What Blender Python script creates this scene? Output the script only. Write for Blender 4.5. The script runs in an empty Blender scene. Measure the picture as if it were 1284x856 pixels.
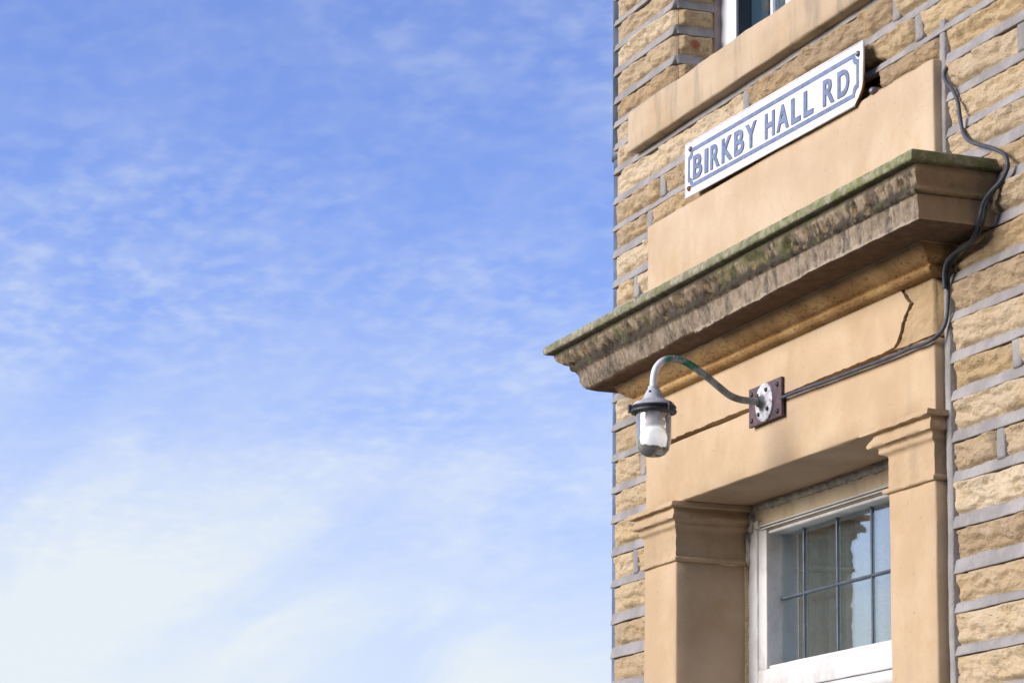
import bpy, bmesh, math, random
import numpy as np
from mathutils import Vector, Matrix, noise
R = math.radians
scene = bpy.context.scene
C = scene.collection

# ---------------------------------------------------------------- camera, sky, sun, exposure
cam_d = bpy.data.cameras.new('camera'); cam = bpy.data.objects.new('camera', cam_d); C.objects.link(cam)
scene.camera = cam
YAW, PITCH, ROLL = 1.2205, 0.1933, 0.0149
def cam_matrix():
    f = Vector((-math.sin(YAW)*math.cos(PITCH), math.cos(YAW)*math.cos(PITCH), math.sin(PITCH)))
    x = Vector((math.cos(YAW), math.sin(YAW), 0)); d = f.cross(x)
    c, s = math.cos(ROLL), math.sin(ROLL)
    x2 = x*c - d*s; d2 = x*s + d*c
    m = Matrix((( x2.x, -d2.x, -f.x, 4.5762), (x2.y, -d2.y, -f.y, -2.5959), (x2.z, -d2.z, -f.z, 1.6), (0, 0, 0, 1)))
    return m
cam.matrix_world = cam_matrix()
cam_d.sensor_width = 36; cam_d.sensor_fit = 'HORIZONTAL'
cam_d.lens = 3546.99*36/1284
cam_d.shift_x = (642-608.94)/1284; cam_d.shift_y = (519.6-428)/1284
cam_d.clip_start = 0.05; cam_d.clip_end = 5000

SUN_EL, SUN_DIR = 18, Vector((-0.17, -0.98, 0))
world = bpy.data.worlds.new('World'); scene.world = world; world.use_nodes = True
wn = world.node_tree; wn.nodes.clear(); WL = wn.links.new
def wnode(t, **k):
    n = wn.nodes.new(t)
    for a, b in k.items(): setattr(n, a, b)
    return n
def wmath(op, a, b=None, c=None, clamp=False):
    n = wnode('ShaderNodeMath', operation=op, use_clamp=clamp)
    for i, v in enumerate((a, b, c)):
        if v is None: continue
        if isinstance(v, (int, float)): n.inputs[i].default_value = v
        else: WL(v, n.inputs[i])
    return n.outputs[0]
def wmap(v, a, b, c, d, smooth=True):
    n = wnode('ShaderNodeMapRange', interpolation_type='SMOOTHSTEP' if smooth else 'LINEAR'); WL(v, n.inputs[0])
    for i, x in enumerate((a, b, c, d)): n.inputs[i+1].default_value = x
    return n.outputs[0]
sky = wnode('ShaderNodeTexSky', sky_type='NISHITA', sun_disc=False, sun_elevation=R(SUN_EL),
            sun_rotation=math.atan2(SUN_DIR.x, SUN_DIR.y) % (2*math.pi), altitude=100, air_density=1.0, dust_density=0.6, ozone_density=2.5)
tc = wnode('ShaderNodeTexCoord'); sp = wnode('ShaderNodeSeparateXYZ'); WL(tc.outputs['Generated'], sp.inputs[0])
zz = wmath('MAXIMUM', sp.outputs[2], 0.0)
den = wmath('ADD', zz, 0.17)
cx = wnode('ShaderNodeCombineXYZ'); WL(wmath('DIVIDE', sp.outputs[0], den), cx.inputs[0]); WL(wmath('DIVIDE', sp.outputs[1], den), cx.inputs[1])
def wnoise(scale, detail, rough, dist=0.0, sc=(1, 1, 1), off=(0, 0, 0)):
    m = wnode('ShaderNodeMapping'); WL(cx.outputs[0], m.inputs[0]); m.inputs['Scale'].default_value = sc; m.inputs['Location'].default_value = off
    n = wnode('ShaderNodeTexNoise'); WL(m.outputs[0], n.inputs['Vector'])
    n.inputs['Scale'].default_value = scale; n.inputs['Detail'].default_value = detail; n.inputs['Roughness'].default_value = rough; n.inputs['Distortion'].default_value = dist
    return n.outputs[0]
puff = wmap(wnoise(34, 2, 0.45, 0.15, sc=(1, 1.25, 1), off=(3, 1, 0)), 0.36, 0.74, 0, 1)
puff2 = wmap(wnoise(12, 3, 0.45, 0.2, off=(1, 4, 0)), 0.38, 0.72, 0, 1)
big = wmap(wnoise(2.6, 2, 0.5, 0.1, off=(5.2, 2.1, 0)), 0.34, 0.66, 0.30, 1)
wisp = wmap(wnoise(3.0, 4, 0.45, 0.6, sc=(0.6, 1.5, 1), off=(1.3, 7.7, 0)), 0.30, 0.72, 0, 1)
leftw = wmap(sp.outputs[1], 0.42, 0.14, 0, 1)
low = wmap(zz, 0.10, 0.28, 1, 0)
vlow = wmap(zz, 0.075, 0.235, 1, 0)
lw = wmath('ADD', wmath('MULTIPLY', leftw, 0.65), 0.42)
m1 = wmath('MULTIPLY', wmath('ADD', wmath('MULTIPLY', puff, 0.18), wmath('MULTIPLY', puff2, 0.17)), big)
m2 = wmath('MULTIPLY', wmath('MULTIPLY', wisp, low), 0.52)
m3 = wmath('MULTIPLY', wmath('MULTIPLY', vlow, lw), 0.74)
mask = wmath('ADD', wmath('ADD', wmath('MULTIPLY', m1, wmath('SUBTRACT', 1.15, vlow)), m2), wmath('ADD', m3, wmath('MULTIPLY', low, 0.10)), clamp=True)
mask = wmath('MULTIPLY', mask, 0.97)
tint = wnode('ShaderNodeMixRGB', blend_type='MULTIPLY'); tint.inputs[0].default_value = 1
WL(sky.outputs[0], tint.inputs[1]); tint.inputs[2].default_value = (0.93, 0.885, 1.30, 1)
cl = wnode('ShaderNodeMixRGB'); WL(mask, cl.inputs[0]); WL(tint.outputs[0], cl.inputs[1]); cl.inputs[2].default_value = (4.35, 4.7, 4.95, 1)
bg = wnode('ShaderNodeBackground'); WL(cl.outputs[0], bg.inputs[0]); bg.inputs[1].default_value = 0.105
wo = wnode('ShaderNodeOutputWorld'); WL(bg.outputs[0], wo.inputs[0])

sd = bpy.data.lights.new('sun', 'SUN'); sun = bpy.data.objects.new('sun', sd); C.objects.link(sun)
sd.energy = 3.0; sd.angle = R(36); sd.color = (1.0, 0.93, 0.84)
sdir = (SUN_DIR.normalized()*math.cos(R(SUN_EL)) + Vector((0, 0, math.sin(R(SUN_EL))))).normalized()
sun.rotation_euler = sdir.to_track_quat('Z', 'Y').to_euler(); sun.location = (-6, -8, 12)
scene.view_settings.view_transform = 'Standard'; scene.view_settings.look = 'None'
scene.view_settings.exposure = 0.84; scene.view_settings.gamma = 1; scene.view_settings.use_curve_mapping = False
scene.render.engine = 'CYCLES'
scene.cycles.max_bounces = 8; scene.cycles.transparent_max_bounces = 12

# ---------------------------------------------------------------- helpers
def clamp(v, a, b): return a if v < a else b if v > b else v
def sstep(a, b, v):
    t = clamp((v-a)/(b-a), 0, 1); return t*t*(3-2*t)
def nz(x, y=0.0, z=0.0): return noise.noise(Vector((x, y, z)))           # about -1..1
def fbm(x, y, z, o=4): return noise.fractal(Vector((x, y, z)), 0.9, 2.1, o)
def empty(name, label, cat, loc=(0, 0, 0), group=None):
    o = bpy.data.objects.new(name, None); C.objects.link(o); o.location = loc; o.empty_display_size = .1
    o['label'] = label; o['category'] = cat
    if group: o['group'] = group
    return o
def link(name, verts, faces, mat, parent=None, smooth=True, label=None, kind=None, attr=None, angle=None):
    me = bpy.data.meshes.new(name); me.from_pydata([tuple(v) for v in verts], [], faces); me.update()
    o = bpy.data.objects.new(name, me); C.objects.link(o)
    if mat: me.materials.append(mat)
    if smooth:
        me.polygons.foreach_set('use_smooth', [True]*len(me.polygons))
        if angle: me.set_sharp_from_angle(angle=R(angle))
    if parent:
        o.parent = parent; o.matrix_parent_inverse = Matrix.Identity(4)
        ref = parent
        off = Vector((0, 0, 0))
        while ref is not None: off += ref.location; ref = ref.parent
        for v in me.vertices: v.co -= off
    if label: o['label'] = label
    if kind: o['kind'] = kind
    if attr:
        a = me.attributes.new('tint', 'FLOAT_COLOR', 'POINT')
        a.data.foreach_set('color', np.array([(*t, 1) for t in attr], dtype=np.float32).ravel())
    return o
def tag(o, label, cat, group=None):
    o['label'] = label; o['category'] = cat
    if group: o['group'] = group
class MB:
    def __init__(s): s.v = []; s.f = []; s.a = []
    def add(s, vs, fs, t=None):
        n = len(s.v); s.v += [tuple(v) for v in vs]; s.f += [tuple(i+n for i in f) for f in fs]
        s.a += [t or (0.5, 0.5, 0.0)]*len(vs)
        return n
    def box(s, x0, x1, y0, y1, z0, z1, t=None):
        s.add([(x0,y0,z0),(x1,y0,z0),(x1,y1,z0),(x0,y1,z0),(x0,y0,z1),(x1,y0,z1),(x1,y1,z1),(x0,y1,z1)],
              [(0,3,2,1),(4,5,6,7),(0,1,5,4),(1,2,6,5),(2,3,7,6),(3,0,4,7)], t)
    def rbox(s, x0, x1, y0, y1, z0, z1, r=.004, step=.02, amp=.0012, seed=0, freq=14):
        """ashlar block: rounded arrises, gently uneven surface"""
        def ticks(a, b):
            n = max(1, int((b-a-2*r)/step))
            return [a, a+r*.35, a+r] + [a+r+(b-a-2*r)*i/n for i in range(1, n)] + [b-r, b-r*.35, b]
        X, Y, Z = ticks(x0, x1), ticks(y0, y1), ticks(z0, z1)
        idx = {}
        def vert(x, y, z):
            k = (round(x, 6), round(y, 6), round(z, 6))
            if k in idx: return idx[k]
            c = Vector((clamp(x, x0+r, x1-r), clamp(y, y0+r, y1-r), clamp(z, z0+r, z1-r)))
            d = Vector((x, y, z)) - c
            L = max(abs(d.x), abs(d.y), abs(d.z))
            p = c + d.normalized()*L if d.length > 1e-9 else c
            n = d.normalized() if d.length > 1e-9 else Vector((0, -1, 0))
            ar = sum(abs(t) > 1e-6 for t in d) > 1
            p = p + n*(amp*fbm(p.x*freq+seed, p.y*freq, p.z*freq, 3) - (amp*1.6*abs(nz(p.x*60+seed, p.y*60, p.z*60)) if ar else 0))
            s.v.append(tuple(p)); s.a.append((0.5, 0.5, 0)); idx[k] = len(s.v)-1
            return idx[k]
        def sheet(A, B, fn, flip):
            for i in range(len(A)-1):
                for j in range(len(B)-1):
                    q = [vert(*fn(A[i], B[j])), vert(*fn(A[i+1], B[j])), vert(*fn(A[i+1], B[j+1])), vert(*fn(A[i], B[j+1]))]
                    s.f.append(tuple(reversed(q)) if flip else tuple(q))
        sheet(X, Z, lambda a, b: (a, y0, b), False); sheet(X, Z, lambda a, b: (a, y1, b), True)
        sheet(Y, Z, lambda a, b: (x1, a, b), False); sheet(Y, Z, lambda a, b: (x0, a, b), True)
        sheet(X, Y, lambda a, b: (a, b, z1), False); sheet(X, Y, lambda a, b: (a, b, z0), True)
    def tube(s, path, r, n=12, cap=True):
        P = [Vector(p) for p in path]; rr = r if isinstance(r, (list, tuple)) else [r]*len(P)
        up = Vector((0, 0, 1)); base = len(s.v); T0 = None
        for i, p in enumerate(P):
            t = (P[min(i+1, len(P)-1)] - P[max(i-1, 0)]).normalized()
            if T0 is None:
                u = t.orthogonal().normalized()
            else:
                u = (u - t*u.dot(t)).normalized()
            T0 = t; w = t.cross(u)
            for k in range(n):
                a = 2*math.pi*k/n
                s.v.append(tuple(p + (u*math.cos(a) + w*math.sin(a))*rr[i])); s.a.append((.5, .5, 0))
        for i in range(len(P)-1):
            for k in range(n):
                s.f.append((base+i*n+k, base+i*n+(k+1) % n, base+(i+1)*n+(k+1) % n, base+(i+1)*n+k))
        if cap:
            s.f.append(tuple(base+k for k in reversed(range(n)))); s.f.append(tuple(base+(len(P)-1)*n+k for k in range(n)))
    def lathe(s, prof, o, axis=(0, 0, 1), n=40, closed=False):
        A = Vector(axis).normalized(); u = A.orthogonal().normalized(); w = A.cross(u); o = Vector(o); base = len(s.v)
        for (r, h) in prof:
            for k in range(n):
                a = 2*math.pi*k/n
                s.v.append(tuple(o + A*h + (u*math.cos(a)+w*math.sin(a))*r)); s.a.append((.5, .5, 0))
        for i in range(len(prof)-1):
            for k in range(n):
                s.f.append((base+i*n+k, base+i*n+(k+1) % n, base+(i+1)*n+(k+1) % n, base+(i+1)*n+k))
    def prism(s, outline, origin, U, V, N, d0, d1):
        """closed outline (u,v) extruded between d0 and d1 along N"""
        o, U, V, N = Vector(origin), Vector(U), Vector(V), Vector(N); n = len(outline)
        a = [o+U*u+V*v+N*d1 for u, v in outline]; b = [o+U*u+V*v+N*d0 for u, v in outline]
        s.add(a+b, [tuple(range(n)), tuple(reversed(range(n, 2*n)))] + [((i+1) % n, i, i+n, (i+1) % n+n) for i in range(n)])
    def build(s, name, mat, parent=None, attr=False, **k):
        return link(name, s.v, s.f, mat, parent, attr=s.a if attr else None, **k)
def spline(pts, n=8):
    P = [Vector(p) for p in pts]; out = []
    for i in range(len(P)-1):
        a, b, c, d = P[max(i-1, 0)], P[i], P[i+1], P[min(i+2, len(P)-1)]
        for k in range(n):
            t = k/n
            out.append(.5*((2*b)+(c-a)*t+(2*a-5*b+4*c-d)*t*t+(3*b-a-3*c+d)*t**3))
    out.append(P[-1]); return out

# ---------------------------------------------------------------- materials
def material(name):
    m = bpy.data.materials.new(name); m.use_nodes = True; m.node_tree.nodes.clear()
    return m, m.node_tree
class NT:
    def __init__(s, name): s.m, s.t = material(name); s.L = s.t.links.new; s.co = None
    def n(s, t, ins=None, **k):
        x = s.t.nodes.new(t)
        for a, b in k.items(): setattr(x, a, b)
        for i, v in (ins or {}).items():
            if hasattr(v, 'is_output') or isinstance(v, bpy.types.NodeSocket): s.L(v, x.inputs[i])
            else: x.inputs[i].default_value = v
        return x
    def coord(s):
        if not s.co: s.co = s.n('ShaderNodeNewGeometry').outputs['Position']
        return s.co
    def noise(s, scale, detail=4, rough=.55, sc=(1, 1, 1), dist=0, off=(0, 0, 0)):
        m = s.n('ShaderNodeMapping', {0: s.coord(), 'Scale': sc, 'Location': off})
        return s.n('ShaderNodeTexNoise', {'Vector': m.outputs[0], 'Scale': scale, 'Detail': detail, 'Roughness': rough, 'Distortion': dist}).outputs[0]
    def vor(s, scale, sc=(1, 1, 1), feature='F1'):
        m = s.n('ShaderNodeMapping', {0: s.coord(), 'Scale': sc})
        return s.n('ShaderNodeTexVoronoi', {'Vector': m.outputs[0], 'Scale': scale}, feature=feature).outputs['Distance']
    def map(s, v, a, b, c=0.0, d=1.0): return s.n('ShaderNodeMapRange', {0: v, 1: a, 2: b, 3: c, 4: d}, interpolation_type='SMOOTHSTEP').outputs[0]
    def math(s, op, a, b=0.0, clamp=False): return s.n('ShaderNodeMath', {0: a, 1: b}, operation=op, use_clamp=clamp).outputs[0]
    def mix(s, f, a, b, mode='MIX'):
        def c(v): return (*v, 1) if isinstance(v, tuple) and len(v) == 3 else v
        return s.n('ShaderNodeMixRGB', {0: f, 1: c(a), 2: c(b)}, blend_type=mode).outputs[0]
    def sep(s, v): return s.n('ShaderNodeSeparateXYZ', {0: v}).outputs
    def attr(s): return s.sep(s.n('ShaderNodeAttribute', attribute_name='tint').outputs['Color'])
    def bump(s, h, strength=.5, dist=.002, nrm=None):
        i = {'Height': h, 'Strength': strength, 'Distance': dist}
        if nrm: i['Normal'] = nrm
        return s.n('ShaderNodeBump', i).outputs[0]
    def out(s, color, rough=.85, metal=0.0, nrm=None, spec=.3, **k):
        i = {'Base Color': (*color, 1) if isinstance(color, tuple) and len(color) == 3 else color, 'Roughness': rough, 'Metallic': metal, 'Specular IOR Level': spec}
        if nrm: i['Normal'] = nrm
        i.update(k)
        b = s.n('ShaderNodeBsdfPrincipled', i)
        s.n('ShaderNodeOutputMaterial', {0: b.outputs[0]}); return s.m

def mat_rock():
    t = NT('rock_faced_sandstone'); a = t.attr()
    base = t.mix(a[0], (.37, .268, .165), (.68, .56, .395))
    base = t.mix(t.math('MULTIPLY', a[1], .55), base, (.55, .39, .19))
    o = t.map(t.noise(11, 5, .6), .50, .72)
    base = t.mix(t.math('MULTIPLY', o, .55), base, (.52, .355, .16))
    p = t.map(t.noise(22, 4, .6, off=(4, 4, 4)), .55, .75)
    base = t.mix(t.math('MULTIPLY', p, .35), base, (.64, .53, .40))
    d = t.map(t.noise(75, 3, .7), .60, .78)
    base = t.mix(t.math('MULTIPLY', d, .25), base, (.16, .12, .08))
    so = t.map(t.noise(7, 4, .6, off=(9, 1, 2)), .58, .78)
    base = t.mix(t.math('MULTIPLY', so, .45), base, (.17, .14, .11))
    base = t.mix(t.map(a[2], .2, .8), base, (.36, .12, .06))
    ck = t.math('ABSOLUTE', t.math('SUBTRACT', t.noise(26, 5, .7, sc=(.6, .6, 1.5), off=(2, 7, 3)), .5))
    base = t.mix(t.math('MULTIPLY', t.math('MULTIPLY', t.map(ck, .012, .003), t.map(t.noise(9, 2, .5), .48, .6)), .7), base, (.12, .085, .055))
    pt = t.map(t.noise(150, 4, .75), .60, .68)
    base = t.mix(t.math('MULTIPLY', pt, .22), base, (.20, .14, .08))
    h = t.math('ADD', t.noise(180, 5, .75), t.math('MULTIPLY', t.noise(60, 5, .7, sc=(.7, 1, 1.4)), 2.0))
    return t.out(base, .92, nrm=t.bump(h, 1.0, .0045))
def mat_mortar():
    t = NT('grey_ribbon_mortar')
    b = t.mix(t.map(t.noise(9, 5, .6), .35, .7), (.225, .213, .208), (.33, .315, .308))
    b = t.mix(t.math('MULTIPLY', t.map(t.noise(60, 3, .6), .6, .75), .35), b, (.14, .13, .125))
    b = t.mix(t.math('MULTIPLY', t.map(t.noise(24, 3, .6, off=(3, 3, 1)), .56, .7), .3), b, (.40, .36, .31))
    b = t.mix(t.math('MULTIPLY', t.map(t.noise(140, 4, .75), .60, .68), .5), b, (.10, .095, .09))
    return t.out(b, .88, nrm=t.bump(t.math('ADD', t.noise(230, 3, .7), t.noise(50, 3, .6)), .8, .003))
def mat_ashlar(name, c0=(.45, .322, .195), c1=(.535, .402, .262), streak=.25, dark=(.30, .23, .17), soot=0.0, rough_bump=1.0):
    t = NT(name)
    b = t.mix(t.map(t.noise(5, 5, .6), .35, .68), c0, c1)
    b = t.mix(t.math('MULTIPLY', t.map(t.noise(14, 4, .6, sc=(1, 1, .25), off=(2, 0, 5)), .50, .72), streak), b, dark)
    b = t.mix(t.math('MULTIPLY', t.map(t.noise(2.6, 4, .6, off=(7, 0, 5)), .50, .70), .35), b, tuple(min(1, v*1.12) for v in c1))
    b = t.mix(t.math('MULTIPLY', t.map(t.noise(110, 3, .7), .66, .72), .6), b, (.13, .09, .06))
    b = t.mix(t.math('MULTIPLY', t.noise(330, 3, .7), .30), b, tuple(v*.62 for v in c0))
    b = t.mix(t.math('MULTIPLY', t.map(t.noise(8, 5, .65, off=(3, 9, 5)), .52, .70), .38), b, (.40, .265, .13))
    if soot:
        b = t.mix(t.math('MULTIPLY', t.map(t.noise(17, 5, .65, sc=(1, 1, .16), off=(1, 8, 3)), .50, .74), soot), b, (.14, .125, .11))
    h = t.math('ADD', t.math('MULTIPLY', t.noise(420, 3, .7), .6*rough_bump), t.math('ADD', t.noise(90, 4, .65), t.math('MULTIPLY', t.noise(14, 3, .5), 2.0)))
    return t.out(b, .88, nrm=t.bump(h, .45*rough_bump, .0012))
def mat_cornice():
    t = NT('weathered_cornice_stone'); g = t.sep(t.coord())
    x, y, z = g[0], g[1], g[2]
    base = t.mix(t.map(t.noise(16, 5, .65), .35, .7), (.135, .098, .064), (.27, .21, .145))
    pale = t.map(t.noise(38, 5, .7, sc=(1, 1, .35), off=(3, 2, 7)), .48, .68)
    base = t.mix(t.math('MULTIPLY', pale, .35), base, (.44, .36, .27))
    stre = t.map(t.noise(34, 5, .75, sc=(1, 1, .22)), .45, .60)
    base = t.mix(t.math('MULTIPLY', stre, .85), base, (.055, .045, .035))
    inz = t.math('MULTIPLY', t.map(z, 2.985, 2.995), t.map(z, 3.046, 3.035))
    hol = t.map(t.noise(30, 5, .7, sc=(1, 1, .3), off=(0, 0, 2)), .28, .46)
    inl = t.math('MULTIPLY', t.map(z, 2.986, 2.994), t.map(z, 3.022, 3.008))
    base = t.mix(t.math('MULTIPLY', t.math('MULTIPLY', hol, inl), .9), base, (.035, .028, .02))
    rib = t.map(t.noise(48, 3, .6, sc=(1, 1, .15), off=(4, 0, 2)), .47, .60)
    inr = t.math('MULTIPLY', t.map(z, 3.004, 3.015), t.map(z, 3.040, 3.032))
    base = t.mix(t.math('MULTIPLY', t.math('MULTIPLY', rib, inr), .5), base, (.40, .31, .21))
    base = t.mix(t.math('MULTIPLY', t.math('MULTIPLY', t.map(z, 3.030, 3.038), t.map(z, 3.0475, 3.0465)), .75), base, (.055, .045, .03))  # shadow line beneath the slab, painted into the colour
    cor = t.math('MULTIPLY', t.map(z, 2.938, 2.95), t.map(z, 2.989, 2.984))
    base = t.mix(t.math('MULTIPLY', t.math('MULTIPLY', t.map(t.noise(55, 5, .75, off=(8, 1, 1)), .42, .60), cor), .35), base, (.37, .315, .245))
    # fresh broken lip on the bottom of the corona
    nzv = t.sep(t.n('ShaderNodeNewGeometry').outputs['Normal'])[2]
    fr = t.math('MULTIPLY', t.map(nzv, -.7, -.5), t.map(t.math('ADD', z, t.math('MULTIPLY', t.noise(26, 4, .6), .03)), 2.966, 2.959))
    base = t.mix(t.math('MULTIPLY', fr, .6), base, (.46, .38, .30))
    # algae and moss on the top slab and hanging down the moulding
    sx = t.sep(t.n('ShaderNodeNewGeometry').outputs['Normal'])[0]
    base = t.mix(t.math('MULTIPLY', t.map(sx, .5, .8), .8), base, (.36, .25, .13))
    up = t.map(z, 3.041, 3.047)
    lich = t.mix(t.map(t.noise(60, 4, .7), .4, .62), (.185, .175, .11), (.34, .32, .235))
    far = t.map(x, -.9, 0.0)
    lich = t.mix(t.math('MULTIPLY', t.math('MULTIPLY', t.map(t.noise(32, 4, .7, off=(5, 0, 0)), .42, .6), far), .75), lich, (.15, .185, .055))
    base = t.mix(t.math('MULTIPLY', up, .92), base, lich)
    moss = t.math('MULTIPLY', t.map(t.noise(13, 5, .7, off=(1, 1, 1)), .50, .64), t.map(z, 2.975, 3.02))
    base = t.mix(t.math('MULTIPLY', moss, .55), base, (.10, .12, .035))
    # ochre bed mould, sheltered from the rain, flecked with soot
    och = t.map(z, 2.9398, 2.938)
    oc = t.mix(t.map(t.noise(7, 5, .6), .35, .65), (.30, .165, .06), (.47, .30, .125))
    oc = t.mix(t.math('MULTIPLY', t.map(t.noise(95, 4, .8, sc=(.7, 1, 1.4)), .50, .66), .75), oc, (.09, .06, .035))
    oc = t.mix(t.math('MULTIPLY', t.map(z, 2.912, 2.935), .65), oc, (.13, .085, .05))  # cove shading, darker towards the top, put into the colour
    base = t.mix(och, base, oc)
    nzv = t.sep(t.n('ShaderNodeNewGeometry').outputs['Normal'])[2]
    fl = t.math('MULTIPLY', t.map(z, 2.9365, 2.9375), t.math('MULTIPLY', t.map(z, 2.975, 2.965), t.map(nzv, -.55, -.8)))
    base = t.mix(t.math('MULTIPLY', fl, .75), base, (.12, .07, .04))  # soffit shade painted dark brown on the down-facing faces
    h = t.math('ADD', t.noise(190, 5, .7), t.math('MULTIPLY', t.noise(60, 5, .7, sc=(1, 1, .4)), 2.2))
    return t.out(base, .93, nrm=t.bump(h, .8, .0025))
def mat_paint(name, c=(.60, .60, .60), chip=(.20, .18, .16), amt=.5, rough=.5, scale=40, dirt=(.45, .43, .41)):
    t = NT(name)
    b = t.mix(t.math('MULTIPLY', t.map(t.noise(9, 6, .75, sc=(1, 1, .6)), .44, .66), .75), c, dirt)
    b = t.mix(t.math('MULTIPLY', t.map(t.math('ABSOLUTE', t.math('SUBTRACT', t.noise(22, 5, .7, sc=(1.6, 1, .5), off=(4, 4, 1)), .5)), .010, .002), .55*amt), b, chip)
    b = t.mix(t.math('MULTIPLY', t.map(t.noise(scale, 5, .75), .64, .69), amt), b, chip)
    return t.out(b, rough, nrm=t.bump(t.noise(120, 4, .6), .3, .001))
def mat_simple(name, c, rough=.6, metal=0.0, var=.25, scale=25, bump=.3):
    t = NT(name)
    b = t.mix(t.map(t.noise(scale, 5, .65), .3, .75), tuple(v*(1-var) for v in c), tuple(min(1, v*(1+var)) for v in c))
    return t.out(b, rough, metal, nrm=t.bump(t.noise(140, 4, .6), bump, .001))
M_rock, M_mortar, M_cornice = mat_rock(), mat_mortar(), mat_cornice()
M_ash = mat_ashlar('dressed_sandstone')
M_panel = mat_ashlar('panel_sandstone', (.465, .348, .23), (.545, .43, .302), .34, (.40, .29, .20))
M_sill = mat_ashlar('sill_sandstone', (.43, .325, .21), (.50, .39, .27), .35, (.30, .23, .17), soot=.6)
M_ashrough = mat_ashlar('spalled_sandstone', (.44, .31, .17), (.55, .405, .24), .3, (.30, .20, .10), rough_bump=3)
M_cap = mat_ashlar('capital_sandstone', (.425, .303, .182), (.51, .382, .247), .40, (.26, .19, .11), soot=.2)
M_backing = mat_simple('rough_backing_stone', (.22, .17, .12), .95)
M_white = mat_paint('aged_white_gloss_paint')
M_cream = mat_paint('stained_cream_paint', (.52, .42, .29), (.62, .58, .50), .5, .6, 18, (.36, .27, .17))
M_upvc = mat_simple('white_plastic', (.80, .81, .84), .3, var=.03, bump=.05)
M_gasket = mat_simple('black_gasket', (.02, .03, .04), .4)
M_lead = mat_simple('grey_lead', (.10, .115, .15), .45, .3)
M_putty = mat_simple('crumbling_sealant', (.40, .375, .33), .95, var=.35, scale=40, bump=.8)

def mat_pane(name, refl=.55, tintc=(.80, .88, .90), wav=.25):
    t = NT(name)
    lw = t.n('ShaderNodeLayerWeight', {'Blend': .5}).outputs['Facing']
    f = t.math('MULTIPLY', t.math('POWER', lw, 2.2), refl*1.35, clamp=True)
    f = t.math('ADD', f, .05, clamp=True)
    nr = t.bump(t.noise(9, 3, .5), wav, .002)
    g = t.n('ShaderNodeBsdfGlossy', {'Color': (.95, .97, 1, 1), 'Roughness': .02, 'Normal': nr})
    tr = t.n('ShaderNodeBsdfTransparent', {'Color': (*tintc, 1)})
    mx = t.n('ShaderNodeMixShader', {0: f, 1: tr.outputs[0], 2: g.outputs[0]})
    t.n('ShaderNodeOutputMaterial', {0: mx.outputs[0]}); return t.m
def mat_curtain(name, c0, c1, scale=9):
    t = NT(name)
    mp = t.n('ShaderNodeMapping', {0: t.coord(), 'Scale': (1, 1, 1)})
    v = t.n('ShaderNodeTexVoronoi', {'Vector': mp.outputs[0], 'Scale': scale, 'Randomness': .8}).outputs['Distance']
    ring = t.math('SINE', t.math('MULTIPLY', t.math('ADD', v, t.math('MULTIPLY', t.noise(16, 2, .5), .22)), 52.0))
    m = t.map(ring, .45, .9)
    b = t.mix(t.math('MULTIPLY', m, .38), c0, c1)
    b = t.mix(t.math('MULTIPLY', t.map(t.noise(30, 3, .6), .4, .7), .2), b, c1)
    return t.out(b, .9)
M_pane = mat_pane('window_glass', 1.0)
M_pane_up = mat_pane('upper_window_glass', .62)
M_lace = mat_curtain('patterned_net_curtain', (.17, .19, .19), (.36, .38, .375), 11)
M_lace_up = mat_curtain('blue_grey_net_curtain', (.12, .17, .22), (.30, .39, .46), 14)
M_slate = mat_simple('roof_slate', (.10, .105, .12), .6)
M_pipe = mat_simple('slate_blue_pipe_paint', (.11, .135, .185), .45, var=.4, scale=12)
M_cable = mat_simple('grey_cable_sheath', (.06, .066, .084), .5, var=.25, scale=30)
M_signwhite = mat_paint('white_enamel', (.66, .665, .675), (.26, .14, .06), .85, .35, 30, (.74, .74, .76))
M_signblue = mat_simple('faded_blue_enamel', (.15, .19, .30), .45, var=.22, scale=60)
M_rust = mat_simple('rusty_iron', (.20, .085, .025), .9, var=.7, scale=60, bump=.8)
M_screw = mat_simple('dull_steel_screw', (.16, .15, .17), .5, .6)
M_plate = mat_simple('maroon_primer', (.105, .068, .078), .65, var=.3, scale=50, bump=.5)
M_lampgrey = mat_paint('worn_grey_white_paint', (.44, .46, .49), (.10, .105, .11), .9, .6, 75, (.15, .16, .17))
def mat_flange():
    t = NT('flaked_white_paint'); g = t.sep(t.coord())
    d = t.math('SQRT', t.math('ADD', t.math('POWER', t.math('ADD', g[0], .70), 2.0), t.math('POWER', t.math('SUBTRACT', g[2], 2.7735), 2.0)))
    b = t.mix(t.map(t.noise(60, 5, .7), .42, .62), (.66, .67, .70), (.36, .36, .38))
    b = t.mix(t.math('MULTIPLY', t.map(t.math('ADD', d, t.math('MULTIPLY', t.noise(110, 4, .7), .02)), .034, .022), .85), b, (.06, .055, .05))
    b = t.mix(t.map(t.noise(130, 4, .75), .60, .64), b, (.10, .085, .08))
    return t.out(b, .6, nrm=t.bump(t.noise(150, 4, .7), .6, .001))
M_flange = mat_flange()
M_ring = mat_simple('black_clamp_iron', (.05, .052, .058), .5, .3, var=.4, scale=60)
def mat_bulb():
    t = NT('glowing_opal_bulb'); return t.out((.9, .9, .9), .3, **{'Emission Color': (1, .985, .95, 1), 'Emission Strength': .30})  # faint emission added to the opal white
M_bulb = mat_bulb()
M_brown = mat_simple('pale_porcelain_holder', (.58, .56, .56), .35, var=.1)
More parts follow.
